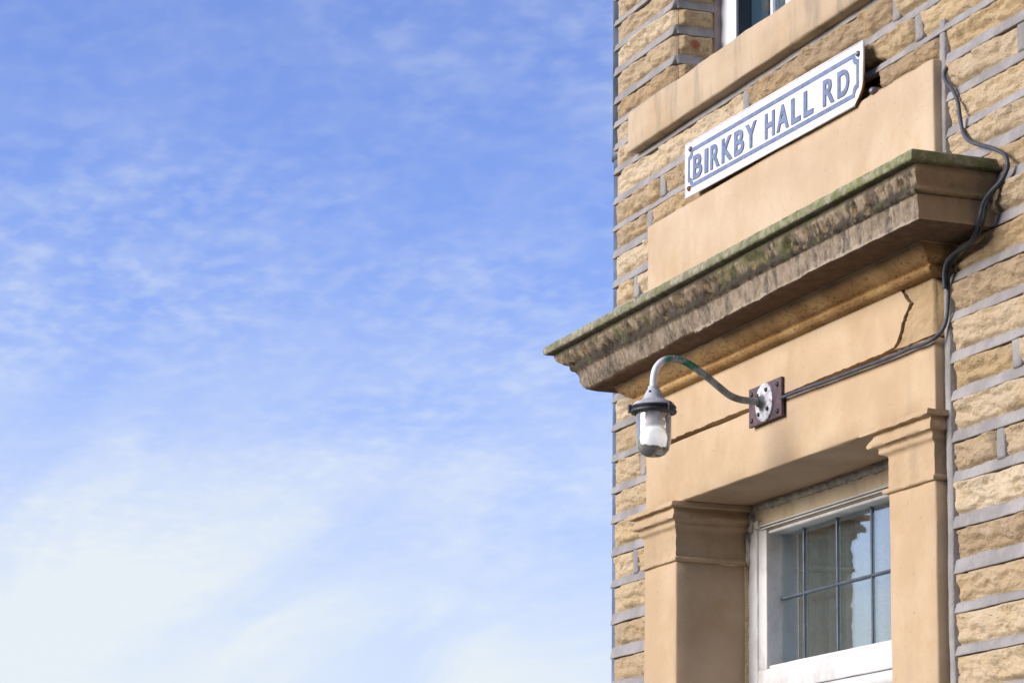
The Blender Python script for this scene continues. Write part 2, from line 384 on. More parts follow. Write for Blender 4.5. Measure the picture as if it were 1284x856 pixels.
def mat_arm():
    t = NT('galvanised_tube_with_green_paint'); g = t.sep(t.coord())
    b = t.mix(t.map(t.noise(40, 5, .7), .35, .7), (.17, .185, .18), (.38, .405, .41))
    gr = t.math('MULTIPLY', t.map(t.noise(30, 5, .75, off=(2, 1, 0)), .50, .56), t.math('MULTIPLY', t.map(g[2], 2.812, 2.836), t.map(g[1], -.285, -.268)))
    b = t.mix(gr, b, (.035, .21, .13))
    wh = t.map(t.math('ADD', g[1], t.math('MULTIPLY', t.noise(50, 3, .6), .02)), -.262, -.275)
    b = t.mix(wh, b, (.66, .68, .72))
    return t.out(b, .5, .1, nrm=t.bump(t.noise(150, 4, .7), .5, .001))
M_arm = mat_arm()
def mat_dirt():
    t = NT('mossy_dirt')
    b = t.mix(t.map(t.noise(130, 4, .8), .35, .65), (.07, .08, .025), (.48, .46, .28))
    return t.out(b, .95, nrm=t.bump(t.noise(200, 4, .8), 1, .004))
M_dirt = mat_dirt()
def mat_globe():
    t = NT('lamp_globe_glass')
    lw = t.n('ShaderNodeFresnel', {'IOR': 1.5}).outputs[0]
    f = t.math('ADD', t.math('MULTIPLY', lw, 1.0), .04, clamp=True)
    g = t.n('ShaderNodeBsdfGlossy', {'Color': (1, 1, 1, 1), 'Roughness': .06})
    df = t.n('ShaderNodeBsdfTranslucent', {'Color': (.95, .96, 1, 1)})
    dd = t.n('ShaderNodeBsdfDiffuse', {'Color': (.95, .96, 1, 1)})
    haze = t.n('ShaderNodeMixShader', {0: .5, 1: df.outputs[0], 2: dd.outputs[0]})
    tr = t.n('ShaderNodeBsdfTransparent', {'Color': (.97, .98, 1, 1)})
    a = t.n('ShaderNodeMixShader', {0: .27, 1: tr.outputs[0], 2: haze.outputs[0]})
    mx = t.n('ShaderNodeMixShader', {0: f, 1: a.outputs[0], 2: g.outputs[0]})
    t.n('ShaderNodeOutputMaterial', {0: mx.outputs[0]}); return t.m
M_globe = mat_globe()

# ---------------------------------------------------------------- ground
def sheet(name, x0, x1, y0, y1, z, mat):
    m = MB(); m.add([(x0, y0, z), (x1, y0, z), (x1, y1, z), (x0, y1, z)], [(0, 1, 2, 3)])
    return m.build(name, mat, kind='structure', smooth=False)
M_asphalt = mat_simple('asphalt', (.06, .06, .062), .9, scale=4)
M_paving = mat_simple('paving_flags', (.10, .095, .088), .9, scale=3)
M_soil = mat_simple('far_ground', (.10, .115, .06), 1, scale=.1)
sheet('ground', -2500, 2500, -2500, 2500, -.13, M_soil)
sheet('road', -400, 400, -9.5, -2.9, -.122, M_asphalt)
m = MB(); m.box(-400, 400, -2.9, -.001, -.2, 0); m.build('pavement', M_paving, kind='structure', smooth=False)
m = MB(); m.box(-400, 400, -3.03, -2.903, -.2, .003); m.build('kerb', mat_simple('kerb_stone', (.33, .32, .30), .9), kind='structure', smooth=False)

# ---------------------------------------------------------------- unseen houses added across the road to block sky light
M_op = mat_simple('blocker_stone', (.22, .17, .12), .95, scale=2)
M_opslate = mat_simple('blocker_slate', (.07, .073, .085), .7, scale=3)
M_opglass = mat_simple('blocker_window', (.03, .04, .05), .15, var=.1)
M_optrim = mat_simple('blocker_trim', (.45, .43, .40), .7, var=.1)
for k, (x0, h, word) in enumerate(((3.0, 7.6, 'nearest the doorway side'), (9.4, 7.4, 'second along'), (15.8, 7.7, 'third along'), (22.2, 7.5, 'farthest along'))):
    hh = empty('light_blocking_house', 'slate roofed stone terraced house added out of view across the road to block light, %s' % word, 'house', (x0+3.2, -11, 0), 'added light-blocking houses across the road')
    y1, y0 = -10.6, -17.6
    w = MB(); w.box(x0, x0+6.38, y0, y1, -.1, h); w.build('wall', M_op, hh, smooth=False)
    r_ = MB(); a, b = x0, x0+6.38
    r_.add([(a, y1+.3, h-.05), (b, y1+.3, h-.05), (b, (y0+y1)/2, h+2.6), (a, (y0+y1)/2, h+2.6), (a, y0-.3, h-.05), (b, y0-.3, h-.05)], [(0, 1, 2, 3), (3, 2, 5, 4), (0, 3, 4), (1, 5, 2), (0, 4, 5, 1)])
    r_.box(a+.2, a+1.1, (y0+y1)/2-.3, (y0+y1)/2+.3, h+2.0, h+3.6); r_.build('roof', M_opslate, hh, smooth=False)
    for (wx, wz, ww, wh) in ((.8, 1.1, 1.5, 1.6), (.9, 4.3, 1.3, 1.5), (3.9, 4.3, 1.3, 1.5)):
        f_ = MB(); f_.box(a+wx-.1, a+wx+ww+.1, y1-.02, y1+.06, wz-.12, wz+wh+.12); fo = f_.build('window', M_optrim, hh, smooth=False)
        f_ = MB(); f_.box(a+wx, a+wx+ww, y1+.062, y1+.07, wz, wz+wh); f_.build('pane', M_opglass, fo, smooth=False)
    f_ = MB(); f_.box(a+4.0, a+5.0, y1-.02, y1+.05, 0, 2.2); f_.build('door', M_opglass, hh, smooth=False)

# ---------------------------------------------------------------- the house
house = empty('stone_house', 'coursed sandstone house with a corniced stone doorway and grey ribbon pointing', 'house', (-.7, .5, 0))

# courses: (lower edge, upper edge) of each mortar ribbon
RIB = [(3.894, 3.913), (3.829, 3.85), (3.765, 3.787), (3.692, 3.714), (3.631, 3.652), (3.575, 3.594), (3.512, 3.5325),
       (3.436, 3.457), (3.369, 3.387), (3.301, 3.325), (3.228, 3.250), (3.158, 3.178), (3.086, 3.113), (3.017, 3.041),
       (2.943, 2.966), (2.873, 2.893), (2.798, 2.818), (2.720, 2.741), (2.648, 2.671), (2.569, 2.592), (2.494, 2.515),
       (2.407, 2.433), (2.325, 2.352), (2.252, 2.271), (2.173, 2.192)]
rnd = random.Random(4)
z = 3.894
while z < 5.5: z += rnd.uniform(.062, .078); RIB.insert(0, (z, z+.021))
z = 2.173
while z > .1: z -= rnd.uniform(.07, .085); RIB.append((z, z+.022))
XL, XR = -1.614, 3.2
def intervals(zlo, zhi):
    """x-ranges of the front wall open for stone between zlo and zhi"""
    zm = (zlo+zhi)/2
    cuts = []
    if zm < 3.35: cuts.append((-1.366 if zm < 3.322 else .003, .0245))
    if 3.530 < zm < 3.632: cuts.append((-1.466, .15))
    elif 3.63 <= zm < 4.95: cuts.append((-1.254, -.10))
    iv = [(XL, XR)]
    for a, b in cuts:
        nv = []
        for p, q in iv:
            if b <= p or a >= q: nv.append((p, q)); continue
            if a > p: nv.append((p, a))
            if b < q: nv.append((b, q))
        iv = nv
    return iv
U_X = True
def hole(x, z):
    return sstep(-.40, -.30, x)*sstep(-.229+.010*nz(z*60, 3), -.240+.010*nz(z*60, 3), x)*sstep(3.31, 3.32, z)*sstep(3.402, 3.385, z+.006*nz(x*60, 1))
def rock_height(u, v, w, h, s, wx, wz):
    """u,v inside the stone (0..w, 0..h); wx,wz world position for the noise"""
    e = sstep(0, .015, min(u, w-u))*sstep(0, .011, v)*sstep(0, .007, h-v)
    n = .5+.5*fbm(wx*7+s*3.1, wz*19, s*1.7, 4)
    n2 = fbm(wx*16+s, wz*34+wx*10, s+5, 3)
    t = (n*1.55 + .80*v/h + .22*n2 + .25*math.sin(s*12.9))*1.7
    f = math.floor(t); fr = t-f
    ter = (f + .30*fr + .70*sstep(.84, .92, fr))/1.7
    t2 = (fbm(wx*19+s, wz*48, s+9, 3)+v/h*.6)*3.0; f2 = math.floor(t2); t2 = f2+.4*(t2-f2)+.6*sstep(.8, .93, t2-f2)
    fine = fbm(wx*60+s, wz*95, s, 4)
    dd, pp = noise.voronoi(Vector((wx*15+s*2.2, wz*32+nz(wx*9, wz*9, s)*.5, s)))
    c0 = pp[0]; h1 = math.sin(c0.x*91.7+c0.y*47.3)*43758.5; h1 -= math.floor(h1); h2 = math.sin(c0.x*17.1+c0.y*131.9)*24634.6; h2 -= math.floor(h2)
    fac = (h1-.5)*.9*(wx*15+s*2.2-c0.x) + (h2-.35)*1.0*(wz*32-c0.y)
    n2 = n2*.5 + clamp(fac, -1, 1)*1.5
    cr = abs(nz(wx*22+s*7, wz*30-wx*12, s)); crack = -.0022*sstep(.07, 0, cr)
    return e*(.0010 + .0112*ter + .0016*t2 + .0032*n2 + .0011*fine + crack)-(.032*hole(wx, wz) if U_X else 0)
def rock(mb, O, U, V, N, w, h, du, dv, s, tintv, edge_round=0.0):
    O, U, V, N = Vector(O), Vector(U), Vector(V), Vector(N)
    nu, nv = max(2, int(math.ceil(w/du))), max(3, int(math.ceil(h/dv)))
    us = [0, .2/nu, .5/nu] + [i/nu for i in range(1, nu)] + [1-.5/nu, 1-.2/nu, 1]
    base = len(mb.v)
    for j in range(nv+1):
        for uu in us:
            u, v = uu*w, j/nv*h
            p = O+U*u+V*v
            hh = rock_height(u, v, w, h, s, p.x+p.y*1.3, p.z)*(1 if abs(N.x) > .5 else .4+.6*sstep(-1.61, -1.53, p.x)) - .002
            mb.v.append(tuple(p+N*hh))
            mb.a.append(tintv if tintv[2] >= 0 else (tintv[0], tintv[1], math.exp(-(((u-w*.42)/.016)**2+((v-h*.55)/.012)**2))))
    k = len(us)
    for j in range(nv):
        for i in range(k-1):
            a = base+j*k+i; mb.f.append((a, a+1, a+k+1, a+k))
def ribbon(mb, O, U, N, zlo, zup, L, step, s, V=(0, 0, 1), proud=.0115, wavy=.0035, flat=False):
    O, U, N, V = Vector(O), Vector(U), Vector(N), Vector(V)
    n = max(2, int(L/step)); base = len(mb.v)
    for i in range(n+1):
        u = L*i/n; p = O+U*u; q = p.x*1.0+p.y+p.z*.7
        zt = zup-zlo + wavy*(nz(q*16+s, s*2.3, 0) + .5*nz(q*70, s, 1))
        zb = .0022*nz(q*7, s*1.1, 4) + .0007*nz(q*60, s, 2)
        pr = proud + .0022*nz(q*6, s, 8) + .0006*nz(q*55, s, 3)
        prof = ((zt+.002, -.012), (zt+.0005, pr-.002), (zt-.0012, pr), ((zt+zb)/2, pr+.0006), (zb+.0012, pr), (zb-.0005, pr-.002), (zb-.002, -.012)) if flat else ((zt+.004, -.006), (zt+.0008, .003), (zt-.0015, pr-.0055), (zb+.0035, pr-.0008), (zb+.0006, pr), (zb, pr-.0012), (zb+.0022, -.006))
        for (dz, dn) in prof:
            mb.v.append(tuple(p+V*dz+N*dn)); mb.a.append((.5, .5, 0))
    for i in range(n):
        for j in range(6):
            a = base+i*7+j; mb.f.append((a, a+1, a+8, a+7))
    mb.f.append(tuple(base+j for j in reversed(range(7)))); mb.f.append(tuple(base+n*7+j for j in range(7)))
stones, mortar = MB(), MB()
# joints that can be read off the photograph: row upper-ribbon-lower-edge -> centre x of upright joints
JOINT = {3.575: [.35], 3.512: [-.172, -.86], 3.436: [-1.313, -.080, -.70], 3.369: [-1.39, .36], 3.301: [.298], 3.228: [-1.47, .52], 3.158: [.40], 3.086: [.33, .8],
         2.943: [.42], 2.873: [.34], 2.798: [-1.426, .50], 2.720: [.256, .6], 2.648: [.36], 2.569: [-1.468, .196, .55], 2.494: [.40], 2.407: [.31, .7],
         2.325: [.38], 2.252: [.33], 2.173: [.30]}
for i in range(len(RIB)-1):
    zt, zb = RIB[i][0], RIB[i+1][1]
    fine = 2.0 < zb and zt < 4.0
    for (a, b) in intervals(zb, zt):
        js = [x for x in JOINT.get(zt, []) if a+.03 < x < b-.03]
        cur = max(js) if js else a
        if not js and b-a < .4: cur = a
        while b-cur > .62 or (not js and cur == a and b-a > .6):
            cur += rnd.uniform(.24, .48)
            if cur < b-.1: js.append(cur)
            else: break
        pts = sorted(set(js)); ed = [a-(0 if a > XL+.01 else 0)] + pts + [b]
        for k in range(len(ed)-1):
            x0 = ed[k]+(0 if k == 0 else .012); x1 = ed[k+1]-(0 if k == len(ed)-2 else .012)
            
            f = fine and x0 < .5
            rock(stones, (x0-.004*(k > 0), 0, zb-.001), (1, 0, 0), (0, 0, 1), (0, -1, 0), x1-x0+.004*((k > 0)+(k < len(ed)-2)), zt-zb+.003,
                 .0055 if f else .03, .0032 if f else .012, rnd.uniform(0, 60), (rnd.random(), rnd.random()**1.6, 0.0))
        for x in pts:
            L = zt-zb+.004
            ribbon(mortar, (x+.014, 0, zb-.002), (0, 0, 1), (0, -1, 0), 0, .028, L, .006 if fine else .04, x*9+zt, V=(-1, 0, 0), proud=.0085, wavy=.002, flat=True)
for i, (zl, zu) in enumerate(RIB):
    fine = 2.0 < zl < 4.0
    for (a, b) in intervals(zl, zu):
        if zl > 3.5 and zl < 3.52: pass
        ribbon(mortar, (a, 0, zl), (1, 0, 0), (0, -1, 0), zl, zu, b-a, .006 if (fine) else .05, zl*13)
# upright ribbon down the right side of the doorway
ribbon(mortar, (.0225, 0, .0), (0, 0, 1), (0, -1, 0), 0, .019, 3.395, .008, 77, V=(-1, 0, 0), proud=.011, wavy=.003, flat=True)
ribbon(mortar, (-1.366, 0, 2.655), (0, 0, 1), (0, -1, 0), 0, .014, .10, .006, 17, V=(-1, 0, 0), proud=.011, wavy=.002, flat=True)
# reveal of the upper window (faces right) and its mortar
for i in range(len(RIB)-1):
    zt, zb = RIB[i][0], RIB[i+1][1]
    if zt < 3.62 or zb > 4.95: continue
    red = -1.0 if abs(zt-3.765) < .01 else 0.0
    rock(stones, (-1.2545, .0, zb-.002), (0, 1, 0), (0, 0, 1), (1, 0, 0), .094, zt-zb+.004, .004, .003, 5+i*3.3, (.3, .8, red))
    ribbon(mortar, (-1.2545, -.001, RIB[i][0]), (0, 1, 0), (1, 0, 0), RIB[i][0], RIB[i][1], .095, .006, i*5.1, proud=.008)
    rock(stones, (-.10, .10, zb-.006), (0, -1, 0), (0, 0, 1), (-1, 0, 0), .10, zt-zb+.010, .02, .012, 5+i*3.3, (.5, .5, 0))
# left margin of the corner: side-wall quoins wrap, built as a plain body behind
for (x0, x1, y0, y1, z0, z1) in ((XL+.002, -1.19, .034, .32, 0, 2.62), (-.185, XR, .034, .32, 0, 2.62), (XL+.002, XR, .034, .32, 2.64, 3.60),
                                 (XL+.002, -1.256, .034, .32, 3.603, 4.95), (-.098, XR, .034, .32, 3.603, 4.95), (XL+.002, XR, .034, .32, 4.953, 5.55)):
    stones.box(x0, x1, y0, y1, z0, z1, (.4, .4, 0))
wall = stones.build('wall', M_rock, house, attr=True)
mortar.build('mortar_joint', M_mortar, wall)
# plaster strip between reveal and upper frame
body = MB(); body.box(XL+.004, XR, .95, 5.6, 0, 5.55); body.box(XL+.004, XL+.2, .323, .947, 0, 5.55); body.box(XR-.2, XR, .323, .947, 0, 5.55)
body.box(XL+.204, XR-.204, .323, .947, 5.45, 5.55); body.box(XL+.204, XR-.204, .323, .947, 2.9, 2.99)
def mat_body():
    t = NT('coursed_side_stone')
    br = t.n('ShaderNodeTexBrick', {'Vector': t.n('ShaderNodeMapping', {0: t.coord(), 'Rotation': (R(90), 0, 0)}).outputs[0], 'Color1': (.42, .32, .2, 1), 'Color2': (.36, .26, .16, 1),
             'Mortar': (.27, .255, .26, 1), 'Scale': 1.0, 'Mortar Size': .011, 'Brick Width': .38, 'Row Height': .075})
    return t.out(br.outputs[0], .9, nrm=t.bump(t.noise(60, 5, .7), .8, .006))
body.build('rear_wall', mat_body(), house, smooth=False)
rf = MB(); rf.add([(XL-.2, -.25, 5.5), (XR+.2, -.25, 5.5), (XR+.2, 2.8, 7.2), (XL-.2, 2.8, 7.2), (XL-.2, 5.85, 5.5), (XR+.2, 5.85, 5.5), (XL-.2, 2.8, 5.5), (XR+.2, 2.8, 5.5)],
                  [(0, 1, 2, 3), (3, 2, 5, 4), (0, 3, 4, 6), (1, 7, 5, 2), (0, 6, 7, 1), (6, 4, 5, 7)])
rf.build('roof', M_slate, house, smooth=False)

# plain stone panel over the cornice
m = MB(); m.rbox(-1.357, .010, -.030, .10, 3.055, 3.318, .004, .03, .0016, 3, 9); m.build('stone_panel', M_panel, house)
# broken mortar fillet along the top of the panel
m = MB(); m.tube([(x, -.018+.004*nz(x*20), 3.317+.004*nz(x*14, 2)) for x in np.arange(-1.34, .0, .012)], [.007+.003*nz(i*.4, 5) for i in range(len(np.arange(-1.34, .0, .012)))], 8)
m.build('mortar_fillet', M_ashrough, house)
# lintel
m = MB(); m.rbox(-1.362, -.001, -.030, .149, 2.636, 2.7765, .0035, .03, .0016, 11, 9); m.build('lintel', M_ash, house)
# frieze with its crack: two pieces
def jag(pts, s, amp=.0016, step=.008):
    out = []
    for a, b in zip(pts[:-1], pts[1:]):
        a, b = Vector((*a, 0)), Vector((*b, 0)); n = max(1, int((b-a).length/step))
        for k in range(n):
            p = a.lerp(b, k/n); out.append((p.x+amp*nz(p.x*90+s, p.y*90), p.y+amp*nz(p.x*90, p.y*90+s)))
    out.append(pts[-1]); return out
crack = jag([(-.120, 2.8905), (-.103, 2.872), (-.085, 2.857), (-.097, 2.845), (-.118, 2.826), (-.123, 2.812), (-.136, 2.795), (-.152, 2.785), (-.19, 2.7825)], 4, .003, .006)
bot = jag([(-.19, 2.7825), (-.70, 2.783), (-1.20, 2.786), (-1.360, 2.783)], 9, .0018, .012)
left = crack + bot[1:] + [(-1.360, 2.8905)]
def slab(name, outline, y0, y1, mat, parent, **k):
    m = MB(); m.prism(outline, (0, 0, 0), (1, 0, 0), (0, 0, 1), (0, 1, 0), y1, y0)
    o = m.build(name, mat, parent, smooth=False, **k)
    bm = bmesh.new(); bm.from_mesh(o.data); bmesh.ops.triangulate(bm, faces=[f for f in bm.faces if len(f.verts) > 4]); bmesh.ops.recalc_face_normals(bm, faces=bm.faces); bm.to_mesh(o.data); bm.free()
    return o
slab('frieze', left, -.0345, .09, M_ash, house)
m = MB()                                                                  # spalled patch right of the crack: rough grid
nx, nzz = 40, 34; base = 0
def crack_x(z):
    best = min(crack, key=lambda p: abs(p[1]-z)); return best[0]
for j in range(nzz+1):
    z = 2.7815+(2.8905-2.7815)*j/nzz; a = crack_x(z)+.0050; b = -.0005
    if z < 2.7845: a = -.16
    for i in range(nx+1):
        x = a+(b-a)*i/nx; rr = .0026*fbm(x*40, z*60, 3, 4) + (.0035 if i < nx else -.004) - .004*sstep(.018, 0, z-2.782)*(.5+nz(x*30, 7))
        m.v.append((x, -.0305-rr+.0050, z)); m.a.append((.5, .5, 0))
for j in range(nzz):
    for i in range(nx):
        a = j*(nx+1)+i; m.f.append((a, a+1, a+nx+2, a+nx+1))
m.box(-.16, -.0008, -.022, .09, 2.781, 2.8905)
m.build('spalled_frieze_stone', M_ashrough, house, label='rough spalled piece of frieze right of the crack')
# broken spall at the left end of the groove
sp_ = jag([(-1.352, 2.786), (-1.20, 2.7845), (-1.02, 2.783), (-1.04, 2.792), (-1.12, 2.800), (-1.23, 2.803), (-1.352, 2.806)], 3, .003, .01)
slab('spalled_edge', sp_, -.0353, -.03, M_ash, house)

# ---- cornice
#       xL     kL     kR    xR    z      flute  notch
PR = [(-1.420, .060, .060, .050, 3.0950, .2), (-1.600, .180, .180, .205, 3.0680, .3), (-1.612, .190, .190, .214, 3.0640, .5), (-1.612, .191, .192, .215, 3.0550, .5), (-1.610, .190, .191, .214, 3.0475, .6), (-1.606, .187, .189, .212, 3.0455, .5),
      (-1.586, .171, .174, .199, 3.0435, .8), (-1.586, .172, .176, .200, 3.0380, 1.6), (-1.580, .172, .178, .201, 3.0300, 2.6), (-1.572, .166, .174, .197, 3.0220, 3.2), (-1.556, .160, .171, .194, 3.0140, 3.0),
      (-1.536, .155, .170, .193, 3.0070, 2.2), (-1.531, .155, .174, .197, 3.0020, 2.0), (-1.525, .154, .176, .199, 2.9960, 2.0), (-1.520, .152, .173, .196, 2.9915, 1.6), (-1.512, .148, .168, .191, 2.9890, 1.2),
      (-1.508, .144, .167, .190, 2.9800, 1.4), (-1.507, .141, .166, .190, 2.9700, 1.6), (-1.502, .138, .166, .190, 2.9600, 1.6), (-1.495, .134, .166, .190, 2.9500, 1.4), (-1.488, .130, .165, .190, 2.9430, 1.0), (-1.480, .122, .157, .183, 2.9405, .6),
      (-1.420, .088, .088, .062, 2.9410, .1), (-1.414, .085, .085, .060, 2.9360, .4), (-1.410, .082, .082, .056, 2.9300, .4), (-1.404, .077, .077, .051, 2.9230, .4), (-1.396, .068, .068, .043, 2.9160, .4), (-1.386, .059, .059, .034, 2.9110, .4),
      (-1.380, .052, .052, .027, 2.9085, .4), (-1.380, .051, .051, .027, 2.9060, .3), (-1.383, .055, .055, .030, 2.9040, .5), (-1.385, .057, .057, .032, 2.9000, .5), (-1.383, .055, .055, .030, 2.8960, .5), (-1.378, .050, .050, .025, 2.8925, .4),
      (-1.370, .040, .040, .013, 2.8900, .3), (-1.360, .028, .028, .002, 2.8895, .1)]
rows = []
for a, b in zip(PR[:-1], PR[1:]):
    d = math.hypot(a[2]-b[2], a[4]-b[4]); n = 1 if a[4] > 3.06 or b[5] == .1 and b[1] > .08 and False else max(1, int(d/.0035))
    for k in range(n):
        t = k/n; rows.append(tuple(a[q]*(1-t)+b[q]*t for q in range(6)))
rows.append(PR[-1])
NF, NS = 380, 26
mc = MB()
for (xl, kl, kr, xr, z, am) in rows:
    line = [((xl, .012-(kl+.012)*i/14), (-1, 0), 0) for i in range(14)]
    for i in range(NF+1):
        t = i/NF; x = xl+(xr-xl)*t; k = kl+(kr-kl)*sstep(0, .9, t)
        line.append(((x, -k), (0, -1), 1))
    line += [((xr, -kr+(kr+.012)*i/NS), (1, 0), 2) for i in range(1, NS+1)]
    for (px, py), (nx_, ny_), side in line:
        A = am*.0011 if side < 2 else am*.00035
        q = px+py*1.7
        fl = nz(q*55, z*9, 1.5)*.8+nz(q*130, z*30, 3)*.8+nz(q*260, z*200, 3)*.35+fbm(q*9, z*20, 6, 3)*.35
        d = A*fl
        if side == 1:
            tt = clamp((px+1.61)/1.82, 0, 1)
            if 2.9895 < z < 3.036:       # deep eaten hollows in the moulding
                hol = .8*nz(px*31+3, z*14, 9)+.6*nz(px*85, z*30, 2)+.35*nz(px*9, 3, 3)
                d -= .013*sstep(-.05, .45, hol)*sstep(2.9895, 2.998, z)*sstep(3.038, 3.026, z)*sstep(1, .93, tt)*sstep(0, .05, tt)
            if 2.94 < z < 2.99: d -= .0035*sstep(.1, .6, nz(px*13, z*40, 4))+.0016*abs(nz(px*30, z*60, 8))
        dz = 0
        if 2.9395 < z < 2.975 and side < 2 and py < -.1:      # broken lower lip
            stepn = .0022*sstep(-.1, .12, nz(px*5.5, 8.8))+.0016*nz(px*33, 1.2)+.0008*nz(px*90, 4)
            stepn += .006*sstep(-1.34, -1.28, px)*(1 if px < -.835 else 0)
            dz = stepn*sstep(2.975, 2.945, z)*sstep(-.10, -.135, py)
        if z > 3.045 and side == 1: dz += .0012*nz(px*22, 3)+.001*nz(px*70, 4)
        ar = .002*abs(nz(z*70, px*3+4)) if side == 1 and (abs(px-xr) < .004) else 0
        mc.v.append((px+nx_*d-ar, py+ny_*d+ar, z+dz)); mc.a.append((.5, .5, 0))
K = len(mc.v)//len(rows)
for j in range(len(rows)-1):
    for i in range(K-1):
        a = j*K+i; mc.f.append((a+K, a+K+1, a+1, a))
mc.f.append(tuple(range(K)))
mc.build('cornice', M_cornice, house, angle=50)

# ---- pilasters with capitals
CAP = [(.025, 2.6345), (.026, 2.6245), (.024, 2.6232), (.013, 2.6228), (.014, 2.617), (.0175, 2.610), (.0195, 2.603), (.0185, 2.598), (.010, 2.5955), (.008, 2.592), (.0085, 2.5885), (.0085, 2.584), (.005, 2.581), (.001, 2.578), (0, 2.574)]
NECK = [(0, 2.516), (.004, 2.514), (.0065, 2.509), (.005, 2.505), (-.003, 2.5035), (-.003, 2.501)]
def loft_cap(x0, x1, yb_l, yb_r, fl, fr, prof, s):
    m = MB(); R_ = []
    for a, b in zip(prof[:-1], prof[1:]):
        n = max(1, int(math.hypot(a[0]-b[0], a[1]-b[1])/.003))
        for k in range(n): R_.append((a[0]+(b[0]-a[0])*k/n, a[1]+(b[1]-a[1])*k/n))
    R_.append(prof[-1])
    for (k, z) in R_:
        xl, xr, yf = x0-k*fl, x1+k*fr, -.030-k
        line = [(xl, yb_l+(yf-yb_l)*i/20, -1, 0) for i in range(20)] + [(xl+(xr-xl)*i/36, yf, 0, -1) for i in range(37)] + [(xr, yf+(yb_r-yf)*i/22, 1, 0) for i in range(1, 23)]
        for (x, y, a, b) in line:
            d = .0022*nz(x*34+s, y*34, z*60)*min(1, .25+k*60) + .0011*nz(x*90, y*90, z*90+s)
            m.v.append((x+a*d, y+b*d, z + (.0012*nz(x*40+s, y*40, 3) if k > .003 else 0))); m.a.append((.5, .5, 0))
    K = len(R_) and len(m.v)//len(R_)
    for j in range(len(R_)-1):
        for i in range(K-1):
            a = j*K+i; m.f.append((a+K, a+K+1, a+1, a))
    m.f.append(tuple(range(K))); m.f.append(tuple(reversed(range(len(m.v)-K, len(m.v)))))
    return m
for (x0, x1, bl, br, fl, fr, s) in ((-1.368, -1.188, .01, .1435, 1.45, 1.5, 2), (-.186, -.0065, .1435, .012, 2.7, .9, 30)):
    m = MB(); m.rbox(x0, x1, -.030, .1425, 0, 2.5055, .004, .03, .0016, s, 9)
    p = m.build('pilaster', M_ash, house)
    m = loft_cap(x0, x1, bl, br, fl, fr, CAP+NECK, s)
    m.rbox(x0+.002, x1-.002, -.027, .140, 2.5005, 2.56, .003, .03, .001, s, 9)
    m.build('capital', M_cap, p, angle=60)
m = MB(); m.rbox(-1.188, -.186, -.06, .30, -.002, .14, .01, .05, .002, 5); m.build('doorstep', M_ash, house)

# ---- first-floor sill
m = MB(); m.rbox(-1.466, .15, -.036, .19, 3.528, 3.629, .005, .025, .0022, 21, 8)
m.build('window_sill', M_sill, house)

# ---- transom window over the door
tw = MB()
FX0, FX1 = -1.1345, -.22
def wobble(o, s, amp=.0012, f=22):
    for v in o.data.vertices:
        n = noise.noise_vector(Vector((v.co.x*f+s, v.co.y*f, v.co.z*f))); v.co += n*amp
win = MB()
win.rbox(-1.186, FX0-.006, .147, .23, 2.02, 2.592, .004, .015, .0025, 1, 25)         # broken left stile
win.rbox(FX0-.005, -1.099, .151, .23, 2.262, 2.578, .003, .015, .0006, 2)            # moulded inner stile
win.rbox(-.215, -.186, .147, .23, 2.02, 2.58, .003, .02, .001, 3)
win.rbox(FX0-.005, -.217, .147, .23, 2.2085, 2.2625, .004, .02, .0012, 4)             # bottom rail
win.rbox(FX0-.005, -.217, .158, .20, 2.2632, 2.2705, .002, .02, .0006, 5)
win.rbox(FX0-.005, -.217, .158, .20, 2.5665, 2.5745, .002, .02, .0006, 6)
win.tube([(x, .142, 2.188) for x in np.arange(FX0-.005, -.217, .03)], .0175, 16)      # rounded moulding
win.rbox(FX0-.005, -.217, .150, .23, 2.11, 2.168, .003, .02, .001, 7)
F = win.build('transom_window', M_white, house, angle=50)
h = MB()
# sloping stained head, a chamfered board
h.add([(-1.186, .140, 2.636), (-.186, .140, 2.636), (-.186, .149, 2.612), (-1.186, .149, 2.612), (-.186, .152, 2.5745), (-1.186, .152, 2.5745), (-.186, .22, 2.5745), (-1.186, .22, 2.5745), (-.186, .22, 2.636), (-1.186, .22, 2.636)],
      [(3, 2, 1, 0), (5, 4, 2, 3), (7, 6, 4, 5), (0, 1, 8, 9), (1, 2, 4, 6, 8), (0, 9, 7, 5, 3)])
h.build('window_head', M_cream, F, smooth=False)
h = MB()
for i in range(2): h.tube([(x, .1475-.002*i, 2.578+.006*i) for x in np.arange(-1.12, -.19, .02)], .0022, 8)
h.build('bead', M_white, F)
h = MB()                                                                             # crumbling sealant round the head
h.rbox(-1.193, -1.150, .139, .165, 2.578, 2.634, .006, .006, .006, 3, 55)
h.rbox(-1.150, -1.118, .1415, .165, 2.580, 2.600, .004, .005, .004, 8, 60)
h.rbox(-1.150, -.19, .1385, .165, 2.619, 2.6345, .003, .006, .0035, 5, 60)
h.rbox(-1.193, -1.176, .142, .165, 2.50, 2.578, .004, .006, .0045, 9, 45)
h.build('sealant', M_putty, F)
h = MB(); h.box(-1.13, -.19, .1915, .1945, 2.25, 2.585); h.build('pane', M_pane, F, smooth=False)
for (x, dx) in ((-.988, .0), (-.829, 0), (-.671, 0), (-.510, 0), (-.355, 0)):
    h = MB(); h.rbox(x-.0032, x+.0032, .1872, .1909, 2.262, 2.575, .0012, .03, .0004, x); h.build('lead_strip', M_lead, F)
h = MB(); h.rbox(-1.11, -.20, .1860, .1908, 2.4180, 2.4240, .0012, .03, .0006, 3); h.build('lead_strip', M_lead, F)
h = MB()
for i in range(160):
    x = -1.18+i*.99/159
    for z in (2.2, 2.63): h.v.append((x, .225+.006*math.sin(i*.9)+.003*math.sin(i*.37), z)); h.a.append((.5, .5, 0))
